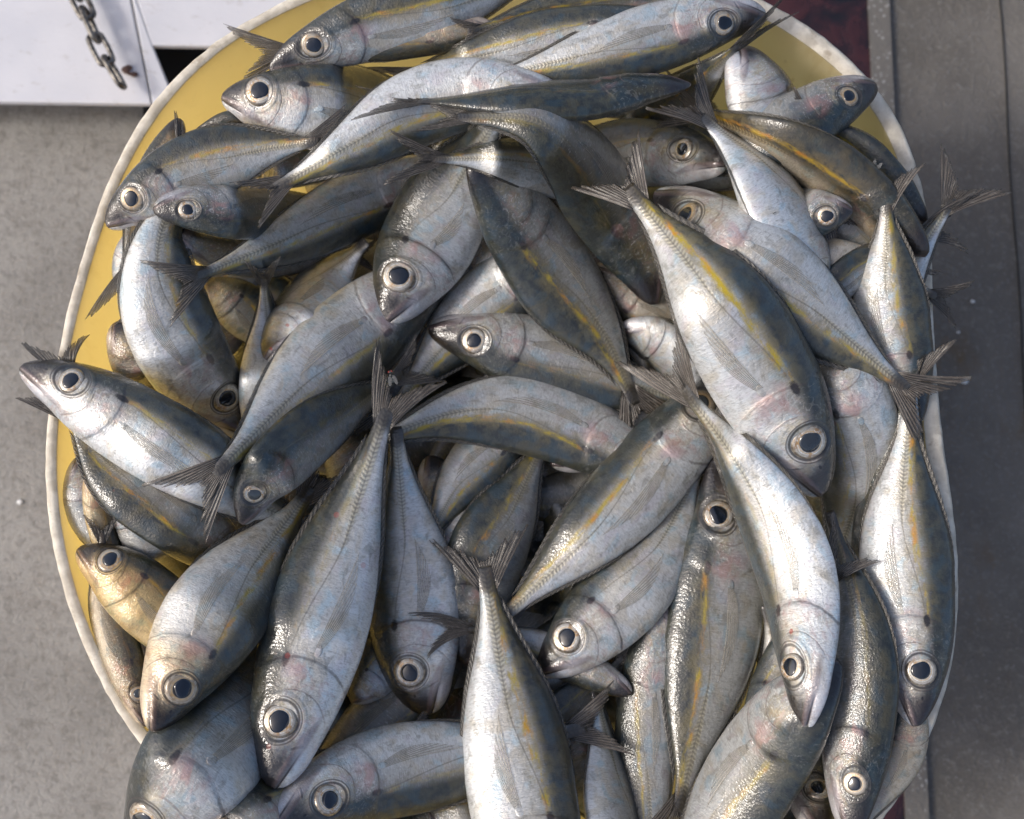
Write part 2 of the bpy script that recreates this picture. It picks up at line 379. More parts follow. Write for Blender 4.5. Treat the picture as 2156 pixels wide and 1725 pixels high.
def tub_mat():
    g = NT('aged_white_plastic'); tc = g.n('ShaderNodeTexCoord', 3); geo = g.attr('zone'); lip, ang, zz = g.sep(geo)
    n = g.noise(tc, 14, 4); n2 = g.noise(tc, 120, 4, 0.6); n3 = g.noise(g.vmul(tc, (1, 1, 0.35)), 60, 5, 0.65)
    c = g.mix(g.ss(n, 0.3, 0.7), (0.95, 0.82, 0.54), (0.95, 0.85, 0.62))
    c = g.mix(g.mul(g.ss(n3, 0.52, 0.72), 0.55), c, (0.58, 0.43, 0.20))
    vv = g.voro(g.vmul(tc, (1, 1, 0.5)), 95); spots = g.mul(g.ss(g.add(vv, g.mul(n2, 0.15)), 0.24, 0.15), g.ss(g.noise(tc, 33, 2), 0.46, 0.56))
    c = g.mix(g.mul(spots, 0.75), c, (0.26, 0.17, 0.07))
    c = g.mix(lip, c, g.mix(g.ss(n2, 0.35, 0.7), (0.60, 0.55, 0.46), (0.86, 0.81, 0.70)))
    grime = g.mul(g.ss(g.noise(tc, 45, 5, 0.7), 0.56, 0.68), 0.6)
    c = g.mix(g.mul(grime, g.ss(lip, 0.0, 0.5, 0.25, 1.0)), c, (0.30, 0.24, 0.17))
    g.set(Base_Color=c, Roughness=g.add(0.38, g.mul(lip, 0.3)), Specular_IOR_Level=0.4, Normal=g.bump(g.add(n2, g.mul(n3, 0.6)), 0.35, 0.0008))
    tr = g.t.nodes.new('ShaderNodeBsdfTranslucent'); g.put(tr.inputs[0], g.mix(g.mul(n3, 0.3), (1.0, 0.86, 0.46), (0.98, 0.76, 0.34)))
    ms = g.t.nodes.new('ShaderNodeMixShader'); g.put(ms.inputs[0], g.m_('MAXIMUM', g.ss(lip, 0.0, 1.0, 0.62, 0.10), g.mul(ang, 0.94)))
    g.t.links.new(g.b.outputs[0], ms.inputs[1]); g.t.links.new(tr.outputs[0], ms.inputs[2]); g.t.links.new(ms.outputs[0], g.out.inputs[0])
    return g.m
bt = thing('plastic_tub', 'large round off-white plastic tub with yellowed inner wall heaped with fish', 'tub', (RC[0], RC[1], -0.3))
sp = (5*NR, (ninner0)*NR)
fi = TF[:, 0]//NR
def sub_mesh(name, lo, hi, mat):
    F = TF[(fi >= lo) & (fi < hi)]; idx = np.unique(F); mp = -np.ones(len(TV), int); mp[idx] = np.arange(len(idx))
    mesh_obj(name, TV[idx], mp[F], mat, bt, (RC[0], RC[1], -0.3), {'zone': np.stack([side[idx], 0*side[idx]+(1.0 if name == 'tub_wall' else 0.0), TV[idx, 2]], -1)})
M_TUB = tub_mat()
sub_mesh('tub_wall', 0, 5, M_TUB)
sub_mesh('tub_lip', 5, ninner0-1, M_TUB)
sub_mesh('inner_wall', ninner0-1, len(prof)-3, M_TUB)
sub_mesh('tub_bottom', len(prof)-3, len(prof)-1, M_TUB)

# ------------------------------------------------------------------ what lies under a fish: heights toward the lens, per 4 px of picture
GX0, GY0, GS = -500, -500, 4.0
GW, GH = 790, 690
FIELD = np.full((GH, GW), -0.012)
gx, gy = np.meshgrid(GX0+GS*np.arange(GW), GY0+GS*np.arange(GH))
def gi(px, py):
    return (np.clip(np.round((np.asarray(py)-GY0)/GS).astype(int), 0, GH-1), np.clip(np.round((np.asarray(px)-GX0)/GS).astype(int), 0, GW-1))
def splat(px, py, q):
    for ox in (0, 2): 
        for oy in (0, 2):
            np.maximum.at(FIELD, gi(px+ox, py+oy), q)
BASE = -0.075
base = on_plane(gx, gy, BASE)
_, _, qb = to_pic(base)
ang = np.arctan2(base[..., 1]-RC[1], base[..., 0]-RC[0]); rad = np.hypot(base[..., 0]-RC[0], base[..., 1]-RC[1])
ra = np.arctan2(RIM[:, 1]-RC[1], RIM[:, 0]-RC[0]); rr = np.hypot(RIM[:, 0]-RC[0], RIM[:, 1]-RC[1]); o_ = np.argsort(ra)
lim = np.interp(ang, ra[o_], rr[o_], period=2*math.pi)*(1-0.62*0.075)
FIELD[rad < lim] = qb[rad < lim]
for z in np.linspace(0.0, BASE, 50):
    P = ringat(lw, z); P2 = (P+np.roll(P, 1, 0))/2
    for Q in (P, P2):
        a, b, q = to_pic(Q); splat(a, b, q)
for t_ in np.linspace(0, 1, 5):
    P = ringat(lw*t_, 0.0); a, b, q = to_pic(np.vstack([P, (P+np.roll(P, 1, 0))/2])); splat(a, b, q)

# ------------------------------------------------------------------ fish
NOM = 6.3
UU = [0, .005, .02, .04, .08, .13, .18, .25, .33, .42, .52, .62, .72, .81, .88, .94, 1.0]
TOP = [.03, .14, .24, .33, .46, .57, .69, .82, .92, .97, 1.0, .92, .74, .51, .33, .20, .155]
BOT = [.03, .14, .26, .37, .53, .64, .76, .88, .96, 1.0, .97, .85, .65, .43, .28, .185, .155]
WID = [.02, .07, .12, .20, .29, .365, .41, .455, .475, .48, .46, .405, .31, .21, .145, .10, .06]
_ug = np.linspace(0, 1, 401)
def _sm(t):
    v = np.interp(_ug, UU, t); e = blur1(v, 7.0); k = np.clip(_ug/0.06, 0, 1); return v*(1-k)+e*k
TOPg, BOTg, WIDg = _sm(TOP), _sm(BOT), _sm(WID)
_u2 = np.r_[_ug, 1.03, 1.06]
TOPg, BOTg, WIDg = np.r_[TOPg, .155, .12], np.r_[BOTg, .155, .12], np.r_[WIDg, .035, .006]
def prof_at(u): return np.interp(u, _u2, TOPg), np.interp(u, _u2, BOTg), np.interp(u, _u2, WIDg)

def fish(label, pts, half, dorsal=1, roll=0, tone=0.3, warm=0.0, stripe=0.8, blood=0.0, spread=27, tdir=0, tl=1.42, hi=True,
         tail=True, eye=True, pec=True, troll=None, lift=0.0, fold=0.0, pecd=0.0, plump=1.0, gold=0.0, group='fish heaped in the tub'):  # gold: tub light painted over the head only
    seed = int(abs(pts[0][0]*7+pts[0][1]*13+half*3)) % 99991
    rg = np.random.default_rng(seed); rnd = rg.random()
    ro = R(roll); k = 0.48
    gw, gt, gb_ = 1+0.22*(rnd-0.5), 1+0.10*(rg.random()-0.5), 1+0.12*(rg.random()-0.5); plump = plump*(0.94+0.16*rg.random())
    def pa(u):
        u = np.asarray(u, float); uw = np.where(u < 1, np.clip(u, 0, 1)**gw, u); t_, b_, w_ = prof_at(uw); m_ = np.sin(np.clip(u, 0, 1)*math.pi)
        return t_*(1+(gt-1)*m_), b_*(1+(gb_-1)*m_), w_
    app = math.sqrt(math.cos(ro)**2+(k*math.sin(ro))**2)
    H = half/app                                     # true half depth, in picture units
    NS = 96
    c, L = catmull(pts, NS)
    dT = c[-1]-c[-4]; dT /= np.linalg.norm(dT)
    a = R(tdir)*dorsal*-1; 
    nE = 22; ext = []; p_ = c[-1].copy(); d_ = dT.copy()
    for i in range(nE):
        aa = a/nE; d_ = np.array([d_[0]*math.cos(aa)-d_[1]*math.sin(aa), d_[0]*math.sin(aa)+d_[1]*math.cos(aa)])
        p_ = p_+d_*tl*H/nE; ext.append(p_.copy())
    call = np.vstack([c, ext]); N = len(call)
    arc = np.r_[0, np.cumsum(np.linalg.norm(np.diff(call, axis=0), axis=1))]; ua = arc/L
    tan = np.gradient(call, axis=0); tan /= np.linalg.norm(tan, axis=1)[:, None]
    nrm = np.stack([tan[:, 1], -tan[:, 0]], -1)*dorsal       # toward the dorsal side, picture plane
    tp, bt_, wd = pa(np.clip(ua, 0, 1.0)); wd = wd*plump
    # ---- settle on what is already there
    mpp = D0/FPX
    pl = np.linspace(-0.86, 0.86, 15)
    hh = np.where(ua <= 1, (tp+bt_)/2*half, np.clip((ua-1)*L*math.tan(R(spread))*0.8, 0.16*H, None))
    qt = np.where(ua <= 1, wd*H*mpp*math.sqrt(math.cos(ro)**2+(math.sin(ro)/k)**2*0.5), 0.0006)
    px = call[:, 0:1]+nrm[:, 0:1]*pl*hh[:, None]; py = call[:, 1:2]+nrm[:, 1:2]*pl*hh[:, None]
    fld = FIELD[gi(px, py)]
    need = (fld-0.55*qt[:, None]*np.sqrt(1-pl**2)).max(1)+0.0006+np.where(ua > 1, 0.0012, 0)
    z = need.copy()
    inside = slice(0, N)
    for it in range(22): z = np.maximum(need, blur1(z, 6.0))
    z = blur1(z, 4.0)
    for it in range(5): z = z+1.3*blur1(np.maximum(need-z, 0), 3.0)
    z = z+lift
    splat(px.ravel(), py.ravel(), (z[:, None]+qt[:, None]*np.sqrt(1-pl**2)*1.0).ravel()) if True else None
    pl2 = np.linspace(-0.97, 0.97, 61)
    px2 = call[:, 0:1]+nrm[:, 0:1]*pl2*hh[:, None]; py2 = call[:, 1:2]+nrm[:, 1:2]*pl2*hh[:, None]
    splat(px2.ravel(), py2.ravel(), (z[:, None]+qt[:, None]*np.sqrt(1-pl2**2)).ravel())
    # ---- frames in metres
    P = to_world(call[:, 0], call[:, 1], z)
    T = np.gradient(to_world(call[:, 0], call[:, 1], blur1(z, 9.0)), axis=0); T /= np.linalg.norm(T, axis=1)[:, None]
    vdir = CL-P; vdir /= np.linalg.norm(vdir, axis=1)[:, None]      # toward the lens
    Np = np.cross(vdir, T); Np /= np.linalg.norm(Np, axis=1)[:, None]
    n3 = np.stack([nrm[:, 0], -nrm[:, 1], 0*nrm[:, 0]], -1)@RM.T
    sg = np.sign((Np*n3).sum(1)); Np *= sg[:, None]
    Bp = np.cross(T, Np); Bp *= np.sign((Bp*vdir).sum(1))[:, None]
    trr = roll*0.55 if troll is None else troll
    rl = R(1)*np.interp(ua, [0, .75, 1.0, 1.2], [roll, roll, (roll+trr)/2, trr])
    Nd = Np*np.cos(rl)[:, None]+Bp*np.sin(rl)[:, None]
    Bd = Bp*np.cos(rl)[:, None]-Np*np.sin(rl)[:, None]
    Hm = H*(D0-z)/FPX
    org = P[N//2].copy(); org[2] -= Hm.mean()*0.4
    th = thing('fish', label, 'fish', tuple(org), group)
    def fr(u):
        f = lambda A: np.stack([np.interp(u, ua, A[:, j]) for j in range(3)], -1)
        return f(P), f(Nd), f(Bd), np.interp(u, ua, Hm)
    def surf(X, Y, off=0.0, s=1):
        u = np.asarray(X, float)/NOM; Y = np.asarray(Y, float); Pc, n, b, hm = fr(u); t, bo, wv = pa(u)
        lim_ = np.where(Y >= 0, t, bo); cs = np.clip(Y/np.maximum(lim_, 1e-4), -1, 1)
        wv = wv*plump*(1-cs*cs)**0.56
        return Pc+hm[..., None]*(Y[..., None]*n+(s*(wv+off))[..., None]*b)
    # ---- body
    if hi: ug = np.r_[np.linspace(0, .03, 6)[:-1], np.linspace(.03, .36, 50)[:-1], np.linspace(.36, 1.055, 52)]; nv = 56
    else: ug = np.linspace(0, 1.055, 44)**1.15; ug = ug/ug[-1]*1.055; nv = 26
    th_ = np.linspace(0, 2*math.pi, nv, endpoint=False)
    Pc, n, b, hm = fr(ug); t, bo, wv = pa(ug); wv = wv*plump
    cs, sn_ = np.cos(th_), np.sin(th_)
    Y = np.where(cs[None] > 0, t[:, None]*cs[None], bo[:, None]*cs[None])
    W = wv[:, None]*np.sign(sn_)[None]*np.abs(sn_)[None]**1.12
    X = np.broadcast_to((ug*NOM)[:, None], Y.shape)
    # modelled relief: orbit, gill cover, cheek, jaw
    dE = np.hypot(X-EYE_X, Y-EYE_Y); flat = np.abs(sn_)[None]**0.8
    dG = np.hypot(X-1.20, (Y+0.02)*0.92)
    disp = (0.030*np.exp(-((dE-(EYE_R+.08))/.06)**2)-0.03*np.exp(-(dE/(EYE_R*0.8))**4))*(1 if eye else 0)
    disp += 0.055*(1/(1+np.exp((dG-1.0)/0.025)))*(X > 1.0)*np.clip((X-1.0)/.5, 0, 1)
    dP = np.hypot(X-1.0, Y+.02); disp += 0.026*(1/(1+np.exp((dP-0.66)/0.02)))*np.clip((X-1.05)/.3, 0, 1)*(Y < .3)
    disp += 0.03*np.exp(-((np.hypot((X+.9*Y-.38)*1.2, (Y+.42*X)*4.5))/.5)**4)
    disp += -0.035*np.exp(-((Y+0.03+0.5*X)/.035)**2)*(X < .66)*(X > .03)
    disp += 0.012*np.exp(-((np.hypot(X-2.38, (Y+.12)*.8))/.09)**2)
    W = W+np.sign(sn_)[None]*disp*flat
    Y = Y*(1+0.012*np.sin(X*2.1+rnd*9))
    V = Pc[:, None]+hm[:, None, None]*(Y[..., None]*n[:, None]+W[..., None]*b[:, None])
    rel = np.broadcast_to(cs[None], Y.shape)
    rest = np.stack([X, Y, rel], -1).reshape(-1, 3); nn = rest.shape[0]
    par = np.tile([tone, warm, rnd], (nn, 1)); near = np.stack([np.broadcast_to(np.sign(sn_)[None]*0.6, Y.shape).ravel()*0+W.ravel()*0.6, np.full(nn, stripe), np.full(nn, blood)], -1)
    caps = [list(range(nv))[::-1], [(len(ug)-1)*nv+j for j in range(nv)]]
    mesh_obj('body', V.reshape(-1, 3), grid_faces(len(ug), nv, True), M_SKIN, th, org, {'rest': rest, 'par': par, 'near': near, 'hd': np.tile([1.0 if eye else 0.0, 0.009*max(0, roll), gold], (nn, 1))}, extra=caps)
    # ---- eyes
    sides = []
    if eye: sides = [1]
    if eye and abs(roll) >= 38: sides = [1, -1]
    for s in sides:
        C0 = surf(np.array(EYE_X), np.array(EYE_Y), -0.012, s); e = 0.12
        T1 = surf(np.array(EYE_X+e), np.array(EYE_Y), 0, s)-surf(np.array(EYE_X-e), np.array(EYE_Y), 0, s)
        T2 = surf(np.array(EYE_X), np.array(EYE_Y+e), 0, s)-surf(np.array(EYE_X), np.array(EYE_Y-e), 0, s)
        T1 /= np.linalg.norm(T1); T2 -= T1*(T1@T2); T2 /= np.linalg.norm(T2); Nn = np.cross(T1, T2)
        bd = fr(np.array(EYE_X/NOM))[2]*s
        if Nn@bd < 0: Nn = -Nn
        hE = float(fr(np.array(EYE_X/NOM))[3])
        m = 30; rs = np.array([1e-3, .2, .4, .5, .58, .7, .8, .9, 1.0, 1.05]); al = np.linspace(0, 2*math.pi, m, endpoint=False)
        bul = 0.075*np.sqrt(np.clip(1-(rs*0.9)**2, 0, 1))-0.02*(rs > 0.97)-0.05*(rs > 1.02)
        rad_ = EYE_R*hE*(0.95+0.09*((rnd*29) % 1))
        V = C0+rad_*(rs[:, None, None]*(np.cos(al)[None, :, None]*T1+np.sin(al)[None, :, None]*T2))+hE*bul[:, None, None]*Nn
        ey = np.stack(np.broadcast_arrays(rs[:, None], al[None, :], rnd+0.13*s), -1).reshape(-1, 3)
        eo = mesh_obj('eye', V.reshape(-1, 3), grid_faces(len(rs), m, True), M_IRIS, th, org, {'eye': ey})
        rp = np.array([1e-3, .25, .5, .75, .92, 1.0]); irr = 1+0.09*np.sin(al*2+rnd*9)+0.05*np.sin(al*3+rnd*20)+0.02*np.sin(al*5+rnd*31)
        pb = 0.115*np.sqrt(np.clip(1-(rp*0.62)**2, 0, 1))-0.022
        pb[-1] -= 0.03
        rP = EYE_R*0.60*hE*(0.90+0.16*((rnd*13) % 1))
        C1 = C0+0.10*rP*(math.cos(rnd*40)*T1+math.sin(rnd*40)*T2)
        V = C1+rP*((rp[:, None]*irr[None, :])[..., None]*(np.cos(al)[None, :, None]*T1+np.sin(al)[None, :, None]*T2))+hE*pb[:, None, None]*Nn
        mesh_obj('pupil', V.reshape(-1, 3), grid_faces(len(rp), m, True), M_PUP, eo, org, {'eye': np.tile([0, 0, rnd+0.13*s], (len(rp)*m, 1))})
    def fin_sheet(name, G, s_, t_, mat, thick):
        """G: (a,b,3) grid of points -> closed thin sheet"""
        A, B = G.shape[:2]
        du = np.gradient(G, axis=0); dv = np.gradient(G, axis=1); nn_ = np.cross(du, dv); nn_ /= (np.linalg.norm(nn_, axis=2)[..., None]+1e-12)
        rid = np.cos(s_*2*math.pi)[..., None]*thick*0.5
        up = G+nn_*(thick+rid); dn = G-nn_*(thick-rid)
        V = np.vstack([up.reshape(-1, 3), dn.reshape(-1, 3)])
        F1 = grid_faces(A, B); F2 = grid_faces(A, B, off=A*B)[:, ::-1]
        ed = [i*B for i in range(A)]+[(A-1)*B+j for j in range(1, B)]+[i*B+B-1 for i in range(A-2, -1, -1)]+[j for j in range(B-2, 0, -1)]
        ed = np.array(ed); e2 = np.roll(ed, -1)
        F3 = np.stack([ed, e2, e2+A*B, ed+A*B], -1)
        at = np.stack([s_.ravel(), t_.ravel(), np.full(A*B, rnd)], -1)
        return mesh_obj(name, V, np.vstack([F1, F2, F3]), mat, th, org, {'fin': np.vstack([at, at])})
    # ---- tail
    if tail:
        na, nb = 57, 9
        aa = np.linspace(-1, 1, na); tt = np.linspace(0, 1, nb)
        amp = np.abs(aa)
        ln = tl*(0.43+0.61*amp**1.5); ln *= 1+0.045*rg.normal(size=na)*(amp < 0.97)
        for cnt in range(2):
            j = rg.integers(8, na-8); ln[j] *= 0.6
        fi_ = aa*R(spread)*(1+0.04*rg.normal(size=na)*0.3)
        asym = 1+0.1*(rg.random()-0.5)
        base_y = aa*0.165
        xl = ln[:, None]*tt[None]*np.cos(fi_*asym)[:, None]-0.10+0.30*np.cos(aa*1.5)[:, None]*(1-tt[None])+0.10*(1-tt[None])*0
        yl_ = base_y[:, None]+ln[:, None]*(tt**1.05)[None]*np.sin(fi_*asym)[:, None]+np.sign(aa)[:, None]*fold*tt[None]**2
        u = 1.0+xl*H/L
        Pc, n, b, hm = fr(u.ravel())
        curl = (0.05*np.sin(tt[None]*3+aa[:, None]*2+rnd*6)*tt[None]).ravel()+0.012
        G = (Pc+hm[:, None]*(yl_.ravel()[:, None]*n+curl[:, None]*b)).reshape(na, nb, 3)
        ss_ = np.broadcast_to((np.arange(na)/3.0)[:, None], (na, nb)); t2 = np.broadcast_to(tt[None], (na, nb))
        fin_sheet('tail_fin', G, ss_, t2, M_TAIL, 0.0002)
    # ---- dorsal and anal fins, half folded
    for nm, u0, u1, sgn, hh_ in (('dorsal_fin', .36, .93, 1, .05), ('anal_fin', .50, .93, -1, .035)):
        na = 60; uf = np.linspace(u0, u1, na); tt = np.linspace(0, 1, 4)
        t, bo, wv = pa(uf); e0 = np.where(sgn > 0, t, bo)
        hgt = hh_*(np.interp(uf, [u0, u0+.06, u0+.2, u1-.06, u1], [.3, .9, 1, .5, .3]))*(1+0.10*rg.normal(size=na))
        ub = uf[:, None]+tt[None]*0.035
        Pc, n, b, hm = fr(ub.ravel())
        yy = (e0[:, None]*0.97+tt[None]*hgt[:, None]*0.8)*sgn
        wlat = (0.0+tt[None]*hgt[:, None]*(0.35*(rnd-0.5)))
        G = (Pc+hm[:, None]*(yy.ravel()[:, None]*n+wlat.ravel()[:, None]*b)).reshape(na, 4, 3)
        fin_sheet(nm, G, np.broadcast_to((np.arange(na)/2.0)[:, None]*0.9, (na, 4)), np.broadcast_to(tt[None], (na, 4)), M_EDGE, 0.00005)
    # ---- pectoral fin lying on the flank
    if pec:
        na, nb = 25, 14
        aa = np.linspace(0, 1, na); tt = np.linspace(0, 1, nb)
        plen = 1.75-1.05*aa**0.8
        angp = R(-6+pecd)-R(24)*aa
        x0, y0 = 2.40, -0.10
        Xp = x0+plen[:, None]*tt[None]*np.cos(angp)[:, None]; Yp = y0-aa[:, None]*0.13*(1-tt[None]*.5)+plen[:, None]*tt[None]*np.sin(angp)[:, None]+0.10*(tt[None]**2)
        off = 0.012+0.012*np.sin(tt*math.pi)[None]+0*Xp
        G = surf(Xp, Yp, off, 1)
        fin_sheet('pectoral_fin', G, np.broadcast_to((np.arange(na)/3.0)[:, None], (na, nb)), np.broadcast_to(tt[None]*0.95, (na, nb)), M_FIN, 0.00008)
        C0 = surf(np.array(2.36), np.array(-0.14), 0.0, 1); Pq, n, b, hm = fr(np.array(2.36/NOM)); 
        tt1 = fr(np.array(2.6/NOM))[0]-fr(np.array(2.2/NOM))[0]; tt1 /= np.linalg.norm(tt1)
        V, F = ellipsoid(C0, np.array([tt1*0.13*hm, n*0.09*hm, b*0.014*hm]), 9, 14)
        dV = V-C0; rest = np.stack([2.42+(dV@tt1)/hm, -0.14+(dV@n)/hm, np.full(len(V), -0.15)], -1)
        mesh_obj('fin_base', V, F, M_SKIN, th, org, {'rest': rest, 'par': np.tile([min(1, tone+.1), warm, rnd], (len(V), 1)), 'near': np.tile([0.0, 0, 0], (len(V), 1)), 'hd': np.zeros((len(V), 3))})
    return th

exec_list = []
def F_(*a, **k): exec_list.append((a, k))
# centre lines run snout -> tail base in picture coordinates; order is from the bottom of the heap upward
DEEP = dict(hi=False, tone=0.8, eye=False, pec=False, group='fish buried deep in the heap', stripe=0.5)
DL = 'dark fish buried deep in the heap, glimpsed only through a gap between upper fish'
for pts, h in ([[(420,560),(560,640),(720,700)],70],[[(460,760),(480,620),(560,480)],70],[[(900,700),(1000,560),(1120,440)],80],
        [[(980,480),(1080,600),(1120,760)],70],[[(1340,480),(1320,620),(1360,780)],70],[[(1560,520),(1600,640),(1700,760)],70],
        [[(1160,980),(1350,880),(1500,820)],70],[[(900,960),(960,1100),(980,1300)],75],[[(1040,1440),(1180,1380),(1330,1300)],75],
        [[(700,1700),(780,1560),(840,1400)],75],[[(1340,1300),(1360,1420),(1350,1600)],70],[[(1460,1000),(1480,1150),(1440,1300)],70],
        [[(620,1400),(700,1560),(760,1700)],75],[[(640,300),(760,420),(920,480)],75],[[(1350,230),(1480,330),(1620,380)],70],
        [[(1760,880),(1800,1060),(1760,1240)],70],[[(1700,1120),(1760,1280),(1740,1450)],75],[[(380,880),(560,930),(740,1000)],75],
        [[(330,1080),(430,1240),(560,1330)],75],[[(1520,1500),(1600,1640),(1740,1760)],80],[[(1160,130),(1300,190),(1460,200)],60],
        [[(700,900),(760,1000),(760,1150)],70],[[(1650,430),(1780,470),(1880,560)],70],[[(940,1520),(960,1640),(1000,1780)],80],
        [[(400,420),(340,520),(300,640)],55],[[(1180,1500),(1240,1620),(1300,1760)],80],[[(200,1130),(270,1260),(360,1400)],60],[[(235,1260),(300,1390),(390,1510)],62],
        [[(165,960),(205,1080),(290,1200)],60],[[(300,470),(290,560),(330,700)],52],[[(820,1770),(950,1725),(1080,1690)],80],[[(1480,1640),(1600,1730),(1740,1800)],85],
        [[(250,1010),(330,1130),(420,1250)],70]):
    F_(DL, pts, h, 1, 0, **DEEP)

# --- glimpsed fish at the wall and between others
F_('thin brassy sliver of scaled flank against the yellow wall below the left snout', [(192,960),(208,1080),(240,1190),(280,1260)], 32, 1, 0, tone=.5, warm=.7, eye=False, pec=False)
F_('black fish with a round eye wedged upright against the lower left yellow wall', [(308,1530),(282,1450),(248,1350),(218,1250),(215,1140)], 46, -1, 10, tone=.9, warm=.6, stripe=.2)
F_('dim olive fish beneath the bluish fish and the snout at the left wall', [(240,680),(320,790),(430,890)], 62, 1, 10, tone=.85, warm=.35, eye=False, pec=False)
F_('fish tail with two brown lobes hanging down the yellow wall at far left', [(380,250),(330,360),(292,470),(262,568)], 42, -1, 0, tone=.5, warm=.6, spread=24, tl=3.0, eye=False, pec=False, tdir=-12)
F_('top of a fish head with one eye peeping over at the upper left wall', [(400,290),(500,262),(620,290),(700,320)], 34, 1, 30, tone=.4, warm=.6, eye=True, pec=False)
F_('brownish fish head in shade under the orange striped fish at upper left', [(505,395),(600,345),(740,320),(860,330)], 56, 1, 10, tone=.75)
F_('greenish fish flank showing under the dark wet head at left', [(360,490),(470,530),(620,540),(740,540)], 48, 1, 0, tone=.6, eye=False)
F_('mottled dark fish in the hollow left of the small blue fish', [(430,590),(520,660),(620,760)], 58, 1, 0, tone=.8, eye=False)
F_('brown tail with ragged lobes against the yellow wall at the top left', [(1050,60),(900,70),(760,85),(612,105)], 50, 1, 0, tone=.5, warm=.4, spread=24, tl=2.9, troll=10, eye=False)
F_('grey fish cropped by the top edge of the picture above the heap', [(1500,-20),(1380,2),(1260,8),(1120,30),(1010,60)], 46, -1, 20, tone=.6)
F_('pale belly with pointed end standing up at the cream wall near the top right', [(1552,98),(1585,165),(1625,250),(1680,350),(1740,430)], 78, 1, -40, tone=.25, stripe=0, eye=False, pec=False)
F_('fish with a dark head sunk behind the cream wall beside the right tails', [(1950,470),(1870,390),(1790,310),(1700,250)], 48, -1, 25, tone=.75, eye=False)
F_('tan belly of a fish in shade between the right tails and the fly', [(1640,520),(1740,560),(1860,590),(1960,620)], 62, -1, -10, tone=.55, warm=.25, eye=False, pec=False)
F_('lone tail lobe sticking out past the rim under the bright forked tail', [(1640,690),(1740,620),(1830,550),(1925,500)], 40, 1, 20, tone=.6, spread=24, tl=3.3, tdir=-28, eye=False)
F_('fish with glossy scuted tail stalk poking out over the right rim', [(1660,930),(1760,800),(1855,665),(1922,555),(1992,445)], 58, 1, 4, tone=.05, spread=36, tl=2.3, tdir=-6, troll=0)
F_('yellow-green fish half hidden behind the large head at the lower right rim', [(1915,1450),(1900,1560),(1850,1660),(1800,1760)], 52, -1, 10, tone=.6, warm=.4, eye=False)
F_('golden mottled fish in the gap left of the long orange striped fish', [(1250,560),(1330,640),(1420,700),(1500,790)], 56, -1, 0, tone=.55, warm=.3, eye=False)
F_('pale smooth belly between the orange striped fish and the hanging tail', [(1300,690),(1380,720),(1440,790),(1480,880)], 56, -1, -40, tone=.25, stripe=.2, eye=False, pec=False)
F_('pinkish strip of fish belly under the long dark fish near the top', [(1120,200),(1200,180),(1290,192),(1380,210)], 34, 1, -40, tone=.3, stripe=0, eye=False, pec=False)
F_('dim brown fish in the shade right of the big lower left head', [(980,1330),(860,1470),(740,1590),(600,1720)], 82, 1, 10, tone=.95, eye=False)
F_('small pale fish flank peeking between the two lower left heads', [(740,1480),(800,1400),(840,1290)], 52, 1, 0, tone=.3, eye=False)
F_('pinkish brown fish in the hollow under the curved middle fish', [(920,1200),(960,1110),(1020,1020)], 55, 1, -20, tone=.6, eye=False)
F_('fish at the bottom edge showing only the top of its head and eye', [(420,1800),(530,1740),(670,1670),(830,1600)], 96, 1, 0, tone=.3)
F_('narrow dark fish with a fanned tail under the round lower middle head', [(1060,1640),(1150,1540),(1230,1460),(1300,1395)], 48, 1, 20, tone=.9, tl=2.4, spread=14)
F_('striped olive fish standing tail down between the bottom middle fish', [(1395,1230),(1375,1380),(1362,1550),(1368,1700),(1375,1850)], 68, -1, 0, tone=.55, eye=False)
F_('smooth pinkish white belly tapering up to a point at bottom middle', [(1310,1950),(1300,1780),(1275,1620),(1258,1475)], 60, -1, -50, tone=.2, stripe=0, eye=False, pec=False, tail=False)

# --- top
F_('fish with a silver eye at the top left beside the brown tail', [(568,150),(640,108),(760,62),(880,28),(1010,-10),(1150,-60)], 76, 1, 14, tone=.45)
F_('broad silver fish with an orange patch lying at the upper left wall', [(466,208),(560,212),(680,222),(800,235),(960,270)], 92, 1, -8, tone=.08, warm=.08, stripe=1)
F_('fish with a bright yellow line curving down to a dark tail near the top', [(1440,52),(1300,66),(1150,88),(1000,120),(870,152)], 66, -1, 0, tone=.25, stripe=1, eye=False, tl=1.6, spread=16, pec=True, troll=40)
F_('large fish at the top right whose head and eye point right', [(1614,32),(1520,42),(1380,82),(1220,122),(1045,162)], 74, 1, 8, tone=.28, tl=1.4, spread=22, pecd=8)
F_('slender dark tail stalk with lobes reaching up over the top right rim', [(1260,330),(1350,270),(1450,190),(1545,105)], 56, 1, 20, tone=.85, tl=2.9, spread=9, tdir=-6, troll=50, eye=False, pec=False)
F_('fish head with bright ringed eye pointing up at the right rim', [(1845,178),(1770,212),(1680,258),(1590,300),(1440,370)], 66, 1, 22, tone=.95, stripe=.2, pec=False)
F_('brassy gold-backed fish slanting across the upper right of the heap', [(1950,540),(1870,460),(1770,375),(1650,300),(1480,240)], 66, -1, 42, tone=.25, warm=.45, stripe=1, blood=0, eye=False, pec=False)
F_('pinkish silver head facing right under the long dark fish', [(1532,348),(1450,328),(1340,322),(1220,340),(1100,370)], 70, -1, 0, tone=.22, pecd=4)
F_('dark snouted head with half hidden eye behind the white belly', [(1796,442),(1730,452),(1640,470),(1520,480)], 62, 1, 12, tone=.8, pec=False)
F_('smooth white curved belly of the fish the fly sits beside', [(1700,680),(1685,560),(1640,450),(1575,350),(1495,262)], 70, -1, -60, tone=.0, stripe=0, eye=False, pec=False, tl=1.3)
